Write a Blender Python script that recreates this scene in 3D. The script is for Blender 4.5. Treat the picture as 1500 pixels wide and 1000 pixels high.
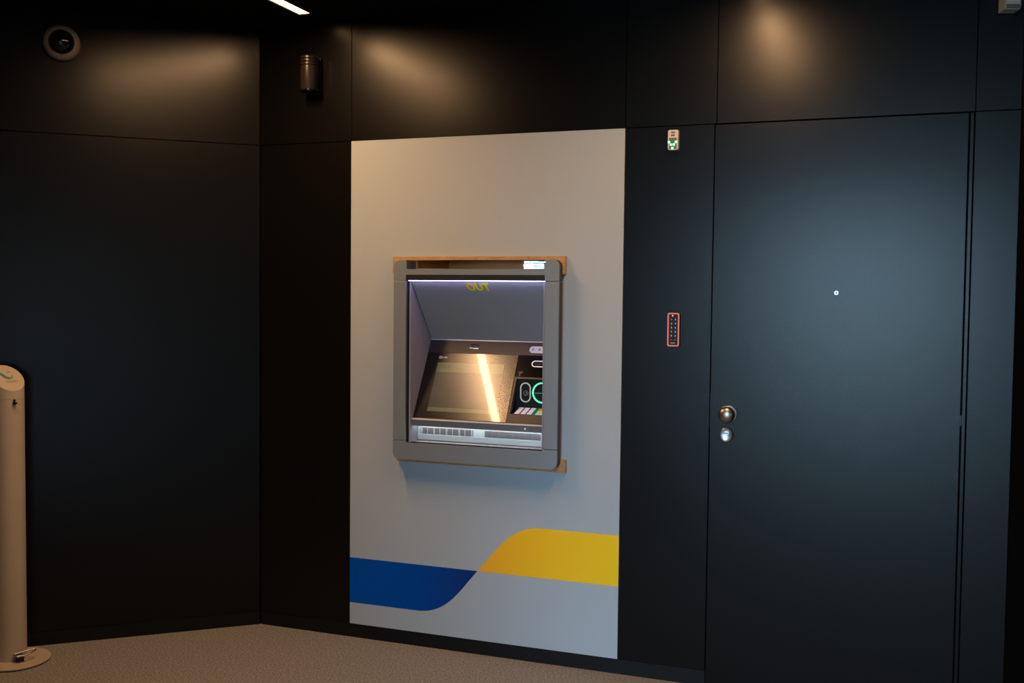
import bpy, bmesh, math
from mathutils import Vector, Matrix

for o in list(bpy.data.objects):
    bpy.data.objects.remove(o)
scene = bpy.context.scene
COL = scene.collection

# ------------------------------------------------------------------ camera
# world frame: the cash machine wall is the plane y = 0, x runs along it to the
# right, the room lies at y < 0; the inner corner with the left wall is the origin
cam_data = bpy.data.cameras.new('camera')
cam = bpy.data.objects.new('camera', cam_data)
COL.objects.link(cam)
YAW, PITCH, ROLL = math.radians(-20.23599), math.radians(-2.54126), math.radians(0.59369)
fw = Vector((math.sin(YAW) * math.cos(PITCH), math.cos(YAW) * math.cos(PITCH), math.sin(PITCH)))
rt = Vector((math.cos(YAW), -math.sin(YAW), 0))
up = rt.cross(fw)
rt2 = rt * math.cos(ROLL) + up * math.sin(ROLL)
up2 = -rt * math.sin(ROLL) + up * math.cos(ROLL)
cm = Matrix((rt2, up2, -fw)).transposed().to_4x4()
cm.translation = Vector((2.58762, -3.84599, 1.46162))
cam.matrix_world = cm
cam_data.sensor_width = 36.0
cam_data.lens = 1511.858 / 1500 * 36.0
cam_data.clip_start = 0.05
scene.camera = cam

# ------------------------------------------------------------------ world, daylight, exposure
SKY = 36.0
world = bpy.data.worlds.new('overcast_sky')
scene.world = world
world.use_nodes = True
bg = world.node_tree.nodes['Background']
bg.inputs[0].default_value = (0.46, 0.74, 1.0, 1)
bg.inputs[1].default_value = SKY
# portal in the glazed front of the lobby, so the sky light is sampled through it
WIN_X0, WIN_X1, WIN_Y, WIN_Z1 = 0.95, 3.35, -12.0, 2.5
pl = bpy.data.lights.new('window_portal', 'AREA')
pl.shape = 'RECTANGLE'
pl.size = WIN_X1 - WIN_X0
pl.size_y = WIN_Z1 - 0.02
pl.cycles.is_portal = True
po = bpy.data.objects.new('window_portal', pl)
po.location = ((WIN_X0 + WIN_X1) / 2, WIN_Y + 0.06, WIN_Z1 / 2)
po.rotation_euler = (math.radians(90), 0, math.radians(0))
COL.objects.link(po)
# added unseen rooflight, for steep daylight on the lower panel, with its portal
SKY_X0, SKY_X1, SKY_Y0, SKY_Y1 = 1.1, 3.3, -10.6, -6.4
pl2 = bpy.data.lights.new('added_rooflight_portal', 'AREA')
pl2.shape = 'RECTANGLE'
pl2.size = SKY_X1 - SKY_X0
pl2.size_y = SKY_Y1 - SKY_Y0
pl2.cycles.is_portal = True
po2 = bpy.data.objects.new('added_rooflight_portal', pl2)
po2.location = ((SKY_X0 + SKY_X1) / 2, (SKY_Y0 + SKY_Y1) / 2, 3.06)
COL.objects.link(po2)

vs = scene.view_settings
vs.view_transform = 'Standard'
vs.look = 'None'
vs.exposure = 0.0
vs.gamma = 1.0
vs.use_curve_mapping = False

STRIP_EMIT = 7.0        # ceiling light lines: glow of the diffuser
STRIP_WATT = (28.0, 19.0)   # and the light each throws down
STRIP_SPREAD = 174.0
STRIP_COL = (1.0, 0.57, 0.27)
LED_EMIT = 14.0          # light line under the cash machine hood

# ------------------------------------------------------------------ materials
MATS = {}


def mat(name, col, rough=0.5, metal=0.0, spec=0.5, noise=None, bump=None, emit=None, estr=0.0, coat=0.0, coat_rough=0.05,
        trans=0.0, ior=1.5):
    m = bpy.data.materials.new(name)
    m.use_nodes = True
    nt = m.node_tree
    b = nt.nodes['Principled BSDF']
    b.inputs['Base Color'].default_value = (*col, 1)
    b.inputs['Roughness'].default_value = rough
    b.inputs['Metallic'].default_value = metal
    b.inputs['Specular IOR Level'].default_value = spec
    b.inputs['IOR'].default_value = ior
    b.inputs['Coat Weight'].default_value = coat
    b.inputs['Coat Roughness'].default_value = coat_rough
    b.inputs['Transmission Weight'].default_value = trans
    if emit:
        b.inputs['Emission Color'].default_value = (*emit, 1)
        b.inputs['Emission Strength'].default_value = estr
    tc = None
    if noise or bump:
        tc = nt.nodes.new('ShaderNodeTexCoord')
    if noise:
        scale, amount = noise
        n = nt.nodes.new('ShaderNodeTexNoise')
        n.inputs['Scale'].default_value = scale
        n.inputs['Detail'].default_value = 4
        r = nt.nodes.new('ShaderNodeValToRGB')
        r.color_ramp.elements[0].position = 0.3
        r.color_ramp.elements[1].position = 0.7
        r.color_ramp.elements[0].color = (*[c * (1 - amount) for c in col], 1)
        r.color_ramp.elements[1].color = (*[min(1, c * (1 + amount)) for c in col], 1)
        nt.links.new(tc.outputs['Object'], n.inputs['Vector'])
        nt.links.new(n.outputs['Fac'], r.inputs['Fac'])
        nt.links.new(r.outputs['Color'], b.inputs['Base Color'])
    if bump:
        scale, strength = bump
        n2 = nt.nodes.new('ShaderNodeTexNoise')
        n2.inputs['Scale'].default_value = scale
        n2.inputs['Detail'].default_value = 3
        bp = nt.nodes.new('ShaderNodeBump')
        bp.inputs['Strength'].default_value = strength
        bp.inputs['Distance'].default_value = 0.001
        nt.links.new(tc.outputs['Object'], n2.inputs['Vector'])
        nt.links.new(n2.outputs['Fac'], bp.inputs['Height'])
        nt.links.new(bp.outputs['Normal'], b.inputs['Normal'])
    MATS[name] = m
    return m


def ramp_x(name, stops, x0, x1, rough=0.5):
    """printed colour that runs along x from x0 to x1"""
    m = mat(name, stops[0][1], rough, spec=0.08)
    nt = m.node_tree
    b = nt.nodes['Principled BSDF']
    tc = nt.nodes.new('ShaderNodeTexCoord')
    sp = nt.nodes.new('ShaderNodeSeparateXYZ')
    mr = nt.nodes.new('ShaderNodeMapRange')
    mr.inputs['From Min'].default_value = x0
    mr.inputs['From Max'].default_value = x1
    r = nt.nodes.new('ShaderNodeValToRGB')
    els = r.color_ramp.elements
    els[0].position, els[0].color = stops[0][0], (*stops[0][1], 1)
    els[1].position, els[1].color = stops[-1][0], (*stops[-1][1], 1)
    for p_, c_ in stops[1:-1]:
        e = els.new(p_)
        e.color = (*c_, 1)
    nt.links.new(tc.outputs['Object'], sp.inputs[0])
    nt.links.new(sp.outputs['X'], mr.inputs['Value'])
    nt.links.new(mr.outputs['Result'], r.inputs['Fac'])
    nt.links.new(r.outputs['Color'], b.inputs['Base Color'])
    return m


mat('black_laminate', (0.0028, 0.0028, 0.0030), 0.27, spec=0.26, bump=(260, 0.04))
mat('black_skirting', (0.004, 0.004, 0.0045), 0.5, spec=0.25, bump=(200, 0.1))
mat('black_backing', (0.002, 0.002, 0.002), 0.9, spec=0.05, noise=(30, 0.3))
mat('black_ceiling', (0.004, 0.004, 0.004), 0.8, spec=0.1, noise=(20, 0.3))
mat('white_board', (0.415, 0.465, 0.51), 0.55, spec=0.25, noise=(3, 0.015), bump=(220, 0.08))
mat('plaster_light', (0.75, 0.66, 0.54), 0.8, spec=0.2, noise=(5, 0.05))
mat('plaster', (0.22, 0.20, 0.18), 0.8, spec=0.2, noise=(5, 0.05))
mat('bezel_grey', (0.225, 0.262, 0.295), 0.45, metal=0.25, spec=0.5, noise=(900, 0.08))
mat('bezel_edge', (0.05, 0.045, 0.045), 0.5, spec=0.3, noise=(200, 0.1))
mat('hood_grey', (0.38, 0.385, 0.40), 0.5, spec=0.3, noise=(600, 0.08))
mat('hood_dark', (0.018, 0.018, 0.020), 0.5, spec=0.3, noise=(300, 0.1))
mat('side_grey', (0.30, 0.30, 0.36), 0.5, spec=0.3, noise=(600, 0.06))
mat('fascia_brown', (0.045, 0.038, 0.037), 0.45, metal=0.3, spec=0.4, noise=(700, 0.1))
mat('lip_grey', (0.30, 0.265, 0.26), 0.4, metal=0.1, spec=0.5, noise=(700, 0.1))
mat('steel_strip', (0.70, 0.71, 0.70), 0.4, metal=0.2, noise=(400, 0.05))
mat('steel_shutter', (0.34, 0.31, 0.32), 0.35, metal=0.7, noise=(300, 0.06))
mat('steel_bright', (0.80, 0.80, 0.84), 0.35, metal=0.15, noise=(300, 0.04))
mat('screen_glass', (0.006, 0.006, 0.007), 0.20, spec=0.38, coat=0.22, coat_rough=0.04, noise=(3, 0.05))
mat('display_dim', (0.03, 0.028, 0.026), 0.20, spec=0.38, coat=0.22, coat_rough=0.04, noise=(14, 0.15),
    emit=(0.5, 0.45, 0.42), estr=0.035)
mat('display_band', (0.06, 0.065, 0.04), 0.20, spec=0.38, coat=0.22, coat_rough=0.04, noise=(25, 0.1),
    emit=(0.45, 0.48, 0.26), estr=0.10)
mat('display_ink', (0.02, 0.02, 0.02), 0.5, noise=(90, 0.2))
mat('print_white', (0.75, 0.75, 0.75), 0.5, noise=(90, 0.05))
mat('print_grey', (0.32, 0.33, 0.33), 0.5, noise=(90, 0.08))
mat('gloss_black', (0.003, 0.003, 0.004), 0.12, spec=0.2, noise=(60, 0.2))
mat('module_black', (0.005, 0.005, 0.006), 0.5, spec=0.3, noise=(60, 0.2))
mat('key_silver', (0.72, 0.72, 0.78), 0.4, spec=0.4, noise=(120, 0.05), emit=(0.75, 0.75, 1.0), estr=0.22)  # keys given a faint glow on top of the hood light
mat('key_plate', (0.06, 0.06, 0.17), 0.45, spec=0.4, noise=(80, 0.1))
mat('key_plate_green', (0.0, 0.34, 0.22), 0.45, spec=0.4, noise=(80, 0.1))
mat('key_orange', (0.75, 0.22, 0.05), 0.4, noise=(80, 0.05), emit=(0.9, 0.25, 0.05), estr=0.15)
mat('key_yellow', (0.80, 0.65, 0.05), 0.4, noise=(80, 0.05), emit=(0.9, 0.75, 0.05), estr=0.15)
mat('key_mint', (0.45, 0.80, 0.66), 0.4, noise=(80, 0.05), emit=(0.4, 0.9, 0.7), estr=0.15)
mat('lit_green', (0.1, 0.6, 0.35), 0.4, noise=(60, 0.05), emit=(0.10, 1.0, 0.45), estr=1.5)
mat('dim_green', (0.02, 0.16, 0.09), 0.4, noise=(60, 0.05), emit=(0.05, 0.6, 0.3), estr=0.3)
mat('ring_grey', (0.5, 0.52, 0.5), 0.4, noise=(60, 0.05), emit=(0.7, 0.8, 0.75), estr=0.22)
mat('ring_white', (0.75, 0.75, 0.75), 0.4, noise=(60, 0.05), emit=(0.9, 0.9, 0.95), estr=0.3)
mat('pill_lilac', (0.62, 0.62, 0.70), 0.5, noise=(60, 0.05), emit=(0.7, 0.7, 0.9), estr=0.15)
mat('ink_blue', (0.15, 0.3, 0.7), 0.5, noise=(60, 0.05))
mat('ink_red', (0.7, 0.1, 0.15), 0.5, noise=(60, 0.05))
mat('mirror', (0.93, 0.93, 0.93), 0.02, metal=1.0, noise=(10, 0.01))
mat('led_violet', (0.8, 0.8, 0.9), 0.5, noise=(30, 0.02), emit=(0.52, 0.48, 1.0), estr=LED_EMIT)
mat('slot_glow', (0.7, 0.8, 0.85), 0.5, noise=(30, 0.02), emit=(0.85, 0.97, 1.0), estr=9.0)
mat('strip_diffuser', (0.9, 0.85, 0.8), 0.5, noise=(30, 0.02), emit=STRIP_COL, estr=STRIP_EMIT)
mat('strip_housing', (0.10, 0.09, 0.08), 0.6, noise=(60, 0.1))
mat('brass_dark', (0.40, 0.33, 0.26), 0.33, metal=1.0, noise=(60, 0.06))
mat('chrome', (0.62, 0.63, 0.65), 0.28, metal=1.0, noise=(60, 0.04))
mat('lens_black', (0.004, 0.004, 0.004), 0.08, spec=0.6, noise=(60, 0.2))
mat('device_white', (0.66, 0.60, 0.52), 0.45, spec=0.3, noise=(90, 0.04))
mat('device_window', (0.10, 0.13, 0.11), 0.35, spec=0.4, noise=(90, 0.1), emit=(0.0, 0.30, 0.10), estr=0.12)
mat('led_green', (0.3, 0.9, 0.5), 0.4, noise=(60, 0.02), emit=(0.16, 1.0, 0.42), estr=3.2)
mat('ink_navy', (0.02, 0.02, 0.07), 0.5, noise=(60, 0.1))
mat('ink_violet', (0.42, 0.38, 0.5), 0.5, noise=(60, 0.1))
mat('keypad_black', (0.008, 0.008, 0.010), 0.5, spec=0.3, noise=(60, 0.1))
mat('keypad_frame', (0.4, 0.12, 0.10), 0.4, noise=(60, 0.05), emit=(0.60, 0.22, 0.18), estr=0.42)
mat('red_glow', (0.5, 0.02, 0.03), 0.4, noise=(60, 0.05), emit=(0.9, 0.02, 0.04), estr=0.35)
mat('red_led', (1, 0.4, 0.35), 0.4, noise=(60, 0.05), emit=(1.0, 0.35, 0.30), estr=0.9)
mat('digit_grey', (0.5, 0.5, 0.5), 0.5, noise=(60, 0.05), emit=(1, 1, 1), estr=0.22)
mat('cream_metal', (0.44, 0.38, 0.315), 0.42, spec=0.35, noise=(8, 0.03))
mat('ink_teal', (0.03, 0.20, 0.20), 0.5, noise=(60, 0.1))
mat('ink_sage', (0.16, 0.32, 0.25), 0.5, noise=(60, 0.1))
mat('ink_brown', (0.20, 0.14, 0.09), 0.5, noise=(60, 0.1))
mat('black_plastic', (0.008, 0.008, 0.008), 0.35, spec=0.4, noise=(60, 0.2))
mat('spot_black', (0.024, 0.021, 0.018), 0.30, metal=0.3, noise=(60, 0.1))
mat('dome_white_dimmed', (0.15, 0.14, 0.13), 0.5, spec=0.3, noise=(60, 0.05))  # white camera ring, darkened in its colour to stand in for shade
mat('dome_dark', (0.003, 0.003, 0.003), 0.10, spec=0.4, noise=(60, 0.2))
mat('grey_plastic', (0.40, 0.39, 0.35), 0.5, spec=0.3, noise=(60, 0.05))
mat('frame_grey', (0.09, 0.09, 0.09), 0.45, metal=0.4, noise=(40, 0.1))
pg = bpy.data.materials.new('pane_glass')
pg.use_nodes = True
_nt = pg.node_tree
_nt.nodes.remove(_nt.nodes['Principled BSDF'])
_tr = _nt.nodes.new('ShaderNodeBsdfTransparent')
_gl = _nt.nodes.new('ShaderNodeBsdfGlossy')
_gl.inputs['Roughness'].default_value = 0.0
_mx = _nt.nodes.new('ShaderNodeMixShader')
_mx.inputs[0].default_value = 0.06
_nt.links.new(_tr.outputs[0], _mx.inputs[1])
_nt.links.new(_gl.outputs[0], _mx.inputs[2])
_nt.links.new(_mx.outputs[0], _nt.nodes['Material Output'].inputs['Surface'])
MATS['pane_glass'] = pg
mat('pale_paving', (0.42, 0.42, 0.42), 0.9, spec=0.1, noise=(1.5, 0.1))
mat('lawn', (0.06, 0.13, 0.035), 0.9, spec=0.1, noise=(2.2, 0.5), bump=(60, 0.8))
mat('leaves', (0.05, 0.13, 0.03), 0.8, spec=0.2, noise=(6, 0.6), bump=(30, 1.0))
mat('bark', (0.10, 0.07, 0.045), 0.9, noise=(20, 0.3))
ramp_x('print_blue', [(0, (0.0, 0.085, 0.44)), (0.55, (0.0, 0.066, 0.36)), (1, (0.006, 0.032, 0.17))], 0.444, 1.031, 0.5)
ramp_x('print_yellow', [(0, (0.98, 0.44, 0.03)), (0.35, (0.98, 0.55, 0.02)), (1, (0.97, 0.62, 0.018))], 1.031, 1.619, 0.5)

ramp_x('sticker_run', [(0, (0.95, 0.45, 0.03)), (0.3, (0.95, 0.78, 0.03)), (1, (0.95, 0.82, 0.03))], 0.983, 1.083, 0.5)

# speckled floor
m = mat('speckled_floor', (0.2, 0.16, 0.13), 0.8, spec=0.12)
nt = m.node_tree
b = nt.nodes['Principled BSDF']
tc = nt.nodes.new('ShaderNodeTexCoord')
n1 = nt.nodes.new('ShaderNodeTexNoise'); n1.inputs['Scale'].default_value = 130; n1.inputs['Detail'].default_value = 5
n1.inputs['Roughness'].default_value = 0.7
r1 = nt.nodes.new('ShaderNodeValToRGB')
r1.color_ramp.elements[0].position = 0.36; r1.color_ramp.elements[0].color = (0.112, 0.112, 0.112, 1)
r1.color_ramp.elements[1].position = 0.66; r1.color_ramp.elements[1].color = (0.345, 0.345, 0.345, 1)
n2 = nt.nodes.new('ShaderNodeTexVoronoi'); n2.inputs['Scale'].default_value = 120
r2 = nt.nodes.new('ShaderNodeValToRGB')
r2.color_ramp.elements[0].position = 0.10; r2.color_ramp.elements[0].color = (0.45, 0.42, 0.40, 1)
r2.color_ramp.elements[1].position = 0.22; r2.color_ramp.elements[1].color = (1, 1, 1, 1)
mx = nt.nodes.new('ShaderNodeMixRGB'); mx.blend_type = 'MULTIPLY'; mx.inputs['Fac'].default_value = 1.0
for n_ in (n1, n2):
    nt.links.new(tc.outputs['Object'], n_.inputs['Vector'])
nt.links.new(n1.outputs['Fac'], r1.inputs['Fac'])
nt.links.new(n2.outputs['Distance'], r2.inputs['Fac'])
nt.links.new(r1.outputs['Color'], mx.inputs['Color1'])
nt.links.new(r2.outputs['Color'], mx.inputs['Color2'])
nt.links.new(mx.outputs['Color'], b.inputs['Base Color'])


def wood(name, c0, c1, scale, stretch):
    m_ = mat(name, c0, 0.6, spec=0.25)
    nt_ = m_.node_tree
    b_ = nt_.nodes['Principled BSDF']
    t_ = nt_.nodes.new('ShaderNodeTexCoord')
    mp = nt_.nodes.new('ShaderNodeMapping')
    mp.inputs['Scale'].default_value = stretch
    n_ = nt_.nodes.new('ShaderNodeTexNoise')
    n_.inputs['Scale'].default_value = scale
    n_.inputs['Detail'].default_value = 5
    n_.inputs['Distortion'].default_value = 1.4
    r_ = nt_.nodes.new('ShaderNodeValToRGB')
    r_.color_ramp.elements[0].position = 0.35
    r_.color_ramp.elements[1].position = 0.65
    r_.color_ramp.elements[0].color = (*c0, 1)
    r_.color_ramp.elements[1].color = (*c1, 1)
    nt_.links.new(t_.outputs['Object'], mp.inputs[0])
    nt_.links.new(mp.outputs[0], n_.inputs['Vector'])
    nt_.links.new(n_.outputs['Fac'], r_.inputs['Fac'])
    nt_.links.new(r_.outputs['Color'], b_.inputs['Base Color'])


wood('raw_wood', (0.42, 0.22, 0.09), (0.58, 0.34, 0.15), 22, (1, 6, 6))
wood('wall_wood', (0.22, 0.11, 0.045), (0.42, 0.23, 0.10), 5, (1, 1, 3))


# ------------------------------------------------------------------ mesh helpers
class MB:
    """collects shapes (world coordinates) into ONE mesh object"""

    def __init__(self):
        self.bm = bmesh.new()

    def box(self, x0, x1, y0, y1, z0, z1, bev=0.0, mtx=None):
        r = bmesh.ops.create_cube(self.bm, size=1)
        vsx = r['verts']
        for v in vsx:
            v.co = Vector(((x0 + x1) / 2 + v.co.x * (x1 - x0), (y0 + y1) / 2 + v.co.y * (y1 - y0),
                           (z0 + z1) / 2 + v.co.z * (z1 - z0)))
        geo = vsx
        if bev > 0:
            es = list({e for v in vsx for e in v.link_edges})
            rr = bmesh.ops.bevel(self.bm, geom=es, offset=bev, segments=2, affect='EDGES', profile=0.5)
            geo = list({v for f in rr['faces'] for v in f.verts} | {v for v in vsx if v.is_valid})
        if mtx is not None:
            bmesh.ops.transform(self.bm, matrix=mtx, verts=geo)
        return self

    def prism(self, pts, fmap, d0, d1, bev=0.0, segs=2):
        """polygon pts (2D) swept from depth d0 (front) to d1; fmap(a, b, d) -> xyz"""
        bm = self.bm
        f0 = [bm.verts.new(fmap(a, b_, d0)) for a, b_ in pts]
        f1 = [bm.verts.new(fmap(a, b_, d1)) for a, b_ in pts]
        n = len(pts)
        front = bm.faces.new(f0)
        bm.faces.new(list(reversed(f1)))
        for i in range(n):
            j = (i + 1) % n
            bm.faces.new((f0[j], f0[i], f1[i], f1[j]))
        if bev > 0:
            bmesh.ops.bevel(bm, geom=list(front.edges), offset=bev, segments=segs, affect='EDGES', profile=0.5)
        return self

    def ring(self, outer, inner, fmap, d0, d1):
        """closed band between two outlines with equal point counts"""
        bm = self.bm
        n = len(outer)
        L = [[bm.verts.new(fmap(a, b_, d)) for a, b_ in P] for P in (outer, inner) for d in (d0, d1)]
        o0, o1, i0, i1 = L
        for i in range(n):
            j = (i + 1) % n
            bm.faces.new((o0[i], o0[j], i0[j], i0[i]))
            bm.faces.new((o1[j], o1[i], i1[i], i1[j]))
            bm.faces.new((o0[j], o0[i], o1[i], o1[j]))
            bm.faces.new((i0[i], i0[j], i1[j], i1[i]))
        return self

    def lathe(self, prof, mtx, segs=40):
        """profile (radius, height) turned about local z, placed by mtx"""
        bm = self.bm
        rings = []
        for r_, h in prof:
            if r_ < 1e-6:
                rings.append([bm.verts.new(mtx @ Vector((0, 0, h)))])
            else:
                rings.append([bm.verts.new(mtx @ Vector((r_ * math.cos(2 * math.pi * k / segs),
                                                         r_ * math.sin(2 * math.pi * k / segs), h)))
                              for k in range(segs)])
        for A_, B_ in zip(rings, rings[1:]):
            for k in range(segs):
                j = (k + 1) % segs
                if len(A_) == 1 and len(B_) == 1:
                    continue
                if len(A_) == 1:
                    bm.faces.new((A_[0], B_[k], B_[j]))
                elif len(B_) == 1:
                    bm.faces.new((A_[k], B_[0], A_[j]))
                else:
                    bm.faces.new((A_[k], B_[k], B_[j], A_[j]))
        return self

    def tube(self, pts, rad, segs=10, closed=False):
        bm = self.bm
        P = [Vector(q) for q in pts]
        n = len(P)
        rings = []
        for i in range(n):
            a = P[(i - 1) % n] if closed or i > 0 else P[i]
            c = P[(i + 1) % n] if closed or i < n - 1 else P[i]
            t = (c - a).normalized()
            ref = Vector((0, 0, 1)) if abs(t.z) < 0.9 else Vector((1, 0, 0))
            u_ = t.cross(ref).normalized()
            w_ = t.cross(u_)
            rings.append([bm.verts.new(P[i] + (u_ * math.cos(2 * math.pi * k / segs) + w_ * math.sin(2 * math.pi * k / segs)) * rad)
                          for k in range(segs)])
        pairs = list(zip(rings, rings[1:])) + ([(rings[-1], rings[0])] if closed else [])
        for A_, B_ in pairs:
            for k in range(segs):
                j = (k + 1) % segs
                bm.faces.new((A_[k], A_[j], B_[j], B_[k]))
        if not closed:
            bm.faces.new(rings[0])
            bm.faces.new(list(reversed(rings[-1])))
        return self

    def build(self, name, material, parent=None, smooth=False, origin=None):
        bm = self.bm
        bmesh.ops.recalc_face_normals(bm, faces=bm.faces[:])
        me = bpy.data.meshes.new(name)
        bm.to_mesh(me)
        bm.free()
        return link_mesh(name, me, material, parent, smooth, origin)


def root_loc(o):
    L = Vector((0, 0, 0))
    while o is not None:
        L += o.location
        o = o.parent
    return L


def link_mesh(name, me, material, parent=None, smooth=False, origin=None):
    me.materials.clear()
    me.materials.append(MATS[material])
    if smooth:
        me.polygons.foreach_set('use_smooth', [True] * len(me.polygons))
        try:
            me.set_sharp_from_angle(angle=math.radians(35))
        except Exception:
            pass
    o = bpy.data.objects.new(name, me)
    COL.objects.link(o)
    base = root_loc(parent)
    loc = Vector(origin) if origin is not None else base
    me.transform(Matrix.Translation(-loc))
    o.location = loc - base
    o.parent = parent
    return o


def tag(o, label=None, cat=None, group=None, kind=None):
    if label: o['label'] = label
    if cat: o['category'] = cat
    if group: o['group'] = group
    if kind: o['kind'] = kind
    return o


def thing(name, loc, label, cat, group=None):
    o = bpy.data.objects.new(name, None)
    o.empty_display_size = 0.05
    o.location = loc
    COL.objects.link(o)
    return tag(o, label, cat, group)


def lettering(name, body, size, fmap, material, parent, shear=0.0, align='LEFT', thick=0.0004, bold=0.0, spacing=1.0):
    """flat printed text; fmap(a, b, d) maps text plane to the world"""
    cu = bpy.data.curves.new(name, 'FONT')
    cu.body = body
    cu.size = size
    cu.shear = shear
    cu.align_x = align
    cu.offset = bold
    cu.space_character = spacing
    cu.resolution_u = 3
    cu.extrude = thick / 2
    t = bpy.data.objects.new(name, cu)
    COL.objects.link(t)
    bpy.context.view_layer.update()
    me = bpy.data.meshes.new_from_object(t)
    bpy.data.objects.remove(t)
    bpy.data.curves.remove(cu)
    for v in me.vertices:
        v.co = Vector(fmap(v.co.x, v.co.y, thick / 2 - v.co.z))
    me.name = name
    return link_mesh(name, me, material, parent)


def front(y):
    """map on a face parallel to the cash machine wall: a = x, b = z, d goes into the wall"""
    return lambda a, b_, d: (a, y + d, b_)


def rrect(x0, x1, z0, z1, r, n=6):
    """rounded rectangle outline; r is one radius or (bl, br, tr, tl)"""
    rs = r if isinstance(r, tuple) else (r,) * 4
    out = []
    for (cx_, cz_, sx, sz, a0, rr) in ((x0, z0, 1, 1, 180, rs[0]), (x1, z0, -1, 1, 270, rs[1]),
                                       (x1, z1, -1, -1, 0, rs[2]), (x0, z1, 1, -1, 90, rs[3])):
        if rr <= 0:
            out.append((cx_, cz_))
            continue
        for k in range(n + 1):
            a = math.radians(a0 + 90 * k / n)
            out.append((cx_ + sx * rr + rr * math.cos(a), cz_ + sz * rr + rr * math.sin(a)))
    return out


def circ(cx_, cz_, r, n=32):
    return [(cx_ + r * math.cos(2 * math.pi * k / n), cz_ + r * math.sin(2 * math.pi * k / n)) for k in range(n)]


# ------------------------------------------------------------------ the setting
SEAM, CEIL, SKIRT = 2.1, 2.6, 0.0585
UL, UR, DL, DR, RC = 0.4446, 1.6190, 1.9590, 2.8131, 2.9741
AL = math.radians(40.556)
DLX, DLY = -math.cos(AL), -math.sin(AL)           # along the left wall
NLX, NLY = math.sin(AL), -math.cos(AL)            # its normal, into the room


def leftmap(s, z, d):
    """point on the left wall: s along it from the corner, d into the room"""
    return (s * DLX + d * NLX, s * DLY + d * NLY, z)


m_ = MB().box(-4, 6.5, -12.4, 0.6, -0.12, 0.0)
floor = tag(m_.build('floor', 'speckled_floor'), kind='structure')

# ceiling: slabs that leave the light slots free
STRIPS = [(0.307, -0.135, -1.5), (2.085, -0.135, -1.5)]
SW = 0.036
mb = MB()
mb.box(-4, 6.5, -0.13, 0.6, CEIL, CEIL + 0.1)
mb.box(-4, 6.5, SKY_Y1, -1.51, CEIL, CEIL + 0.1)
mb.box(-4, 6.5, -12.4, SKY_Y0, CEIL, CEIL + 0.16)
mb.box(-4, SKY_X0, SKY_Y0, SKY_Y1, CEIL, CEIL + 0.16)
mb.box(SKY_X1, 6.5, SKY_Y0, SKY_Y1, CEIL, CEIL + 0.16)
for a_ in ((SKY_X0 - 0.1, SKY_X0, SKY_Y0, SKY_Y1), (SKY_X1, SKY_X1 + 0.1, SKY_Y0, SKY_Y1),
           (SKY_X0 - 0.1, SKY_X1 + 0.1, SKY_Y0 - 0.1, SKY_Y0), (SKY_X0 - 0.1, SKY_X1 + 0.1, SKY_Y1, SKY_Y1 + 0.1)):
    mb.box(*a_, CEIL + 0.16, CEIL + 0.45)             # kerb of the added rooflight
xs = [-4] + [v for s in STRIPS for v in (s[0] - SW, s[0] + SW)] + [6.5]
for i in range(0, len(xs), 2):
    mb.box(xs[i], xs[i + 1], -1.51, -0.13, CEIL, CEIL + 0.1)
mb.box(-4, 6.5, SKY_Y1, 0.6, CEIL + 0.1, CEIL + 0.16)
tag(mb.build('ceiling', 'black_ceiling'), kind='structure')

# wall with the cash machine: dark backing with a niche, faced with panels
PT = 0.012
mb = MB()
HX0, HX1, HZ0, HZ1 = 0.70, 1.36, 0.80, 1.59
mb.box(-0.6, HX0, PT, 0.32, 0, CEIL)
mb.box(HX1, 3.4, PT, 0.32, 0, CEIL)
mb.box(HX0, HX1, PT, 0.32, 0, HZ0)
mb.box(HX0, HX1, PT, 0.32, HZ1, CEIL)
mb.box(HX0, HX1, 0.30, 0.32, HZ0, HZ1)
wall = tag(mb.build('wall_back', 'black_backing'), kind='structure')


def panel(x0, x1, z0, z1, parent, gap=0.0012, y=0.0):
    return MB().prism([(x0 + gap, z0 + gap), (x1 - gap, z0 + gap), (x1 - gap, z1 - gap), (x0 + gap, z1 - gap)],
                      front(y), 0, PT - 0.0002 - y, bev=0.0007, segs=1).build('wall_panel', 'black_laminate', parent)


panel(-0.0, UL, SKIRT, SEAM, wall)
panel(UR, DL - 0.0025, SKIRT, SEAM, wall)
panel(DR + 0.0195, RC, SKIRT, SEAM, wall)
panel(-0.0, UL, SEAM, CEIL, wall)
panel(UL, UR, SEAM, CEIL, wall)
panel(UR, DL + 0.004, SEAM, CEIL, wall)
panel(DL + 0.004, DR + 0.02, SEAM, CEIL, wall)
panel(DR + 0.02, RC, SEAM, CEIL, wall)
bsb = MB().prism([(0, 0), (DL - 0.003, 0), (DL - 0.003, SKIRT), (0, SKIRT)], front(0.002), 0, 0.0098).build('baseboard_back', 'black_skirting')
tag(bsb, kind='structure')
bsr = MB().prism([(DR + 0.0195, 0), (RC, 0), (RC, SKIRT), (DR + 0.0195, SKIRT)], front(0.002), 0, 0.0098).build('baseboard_side', 'black_skirting')
tag(bsr, kind='structure')
tr = MB().prism([(DR + 0.005, 0), (DR + 0.0165, 0), (DR + 0.0165, SEAM - 0.002), (DR + 0.005, SEAM - 0.002)], front(0.001), 0, 0.0105,
                bev=0.001, segs=1).build('trim_1', 'black_laminate')
tag(tr, kind='structure')

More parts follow.
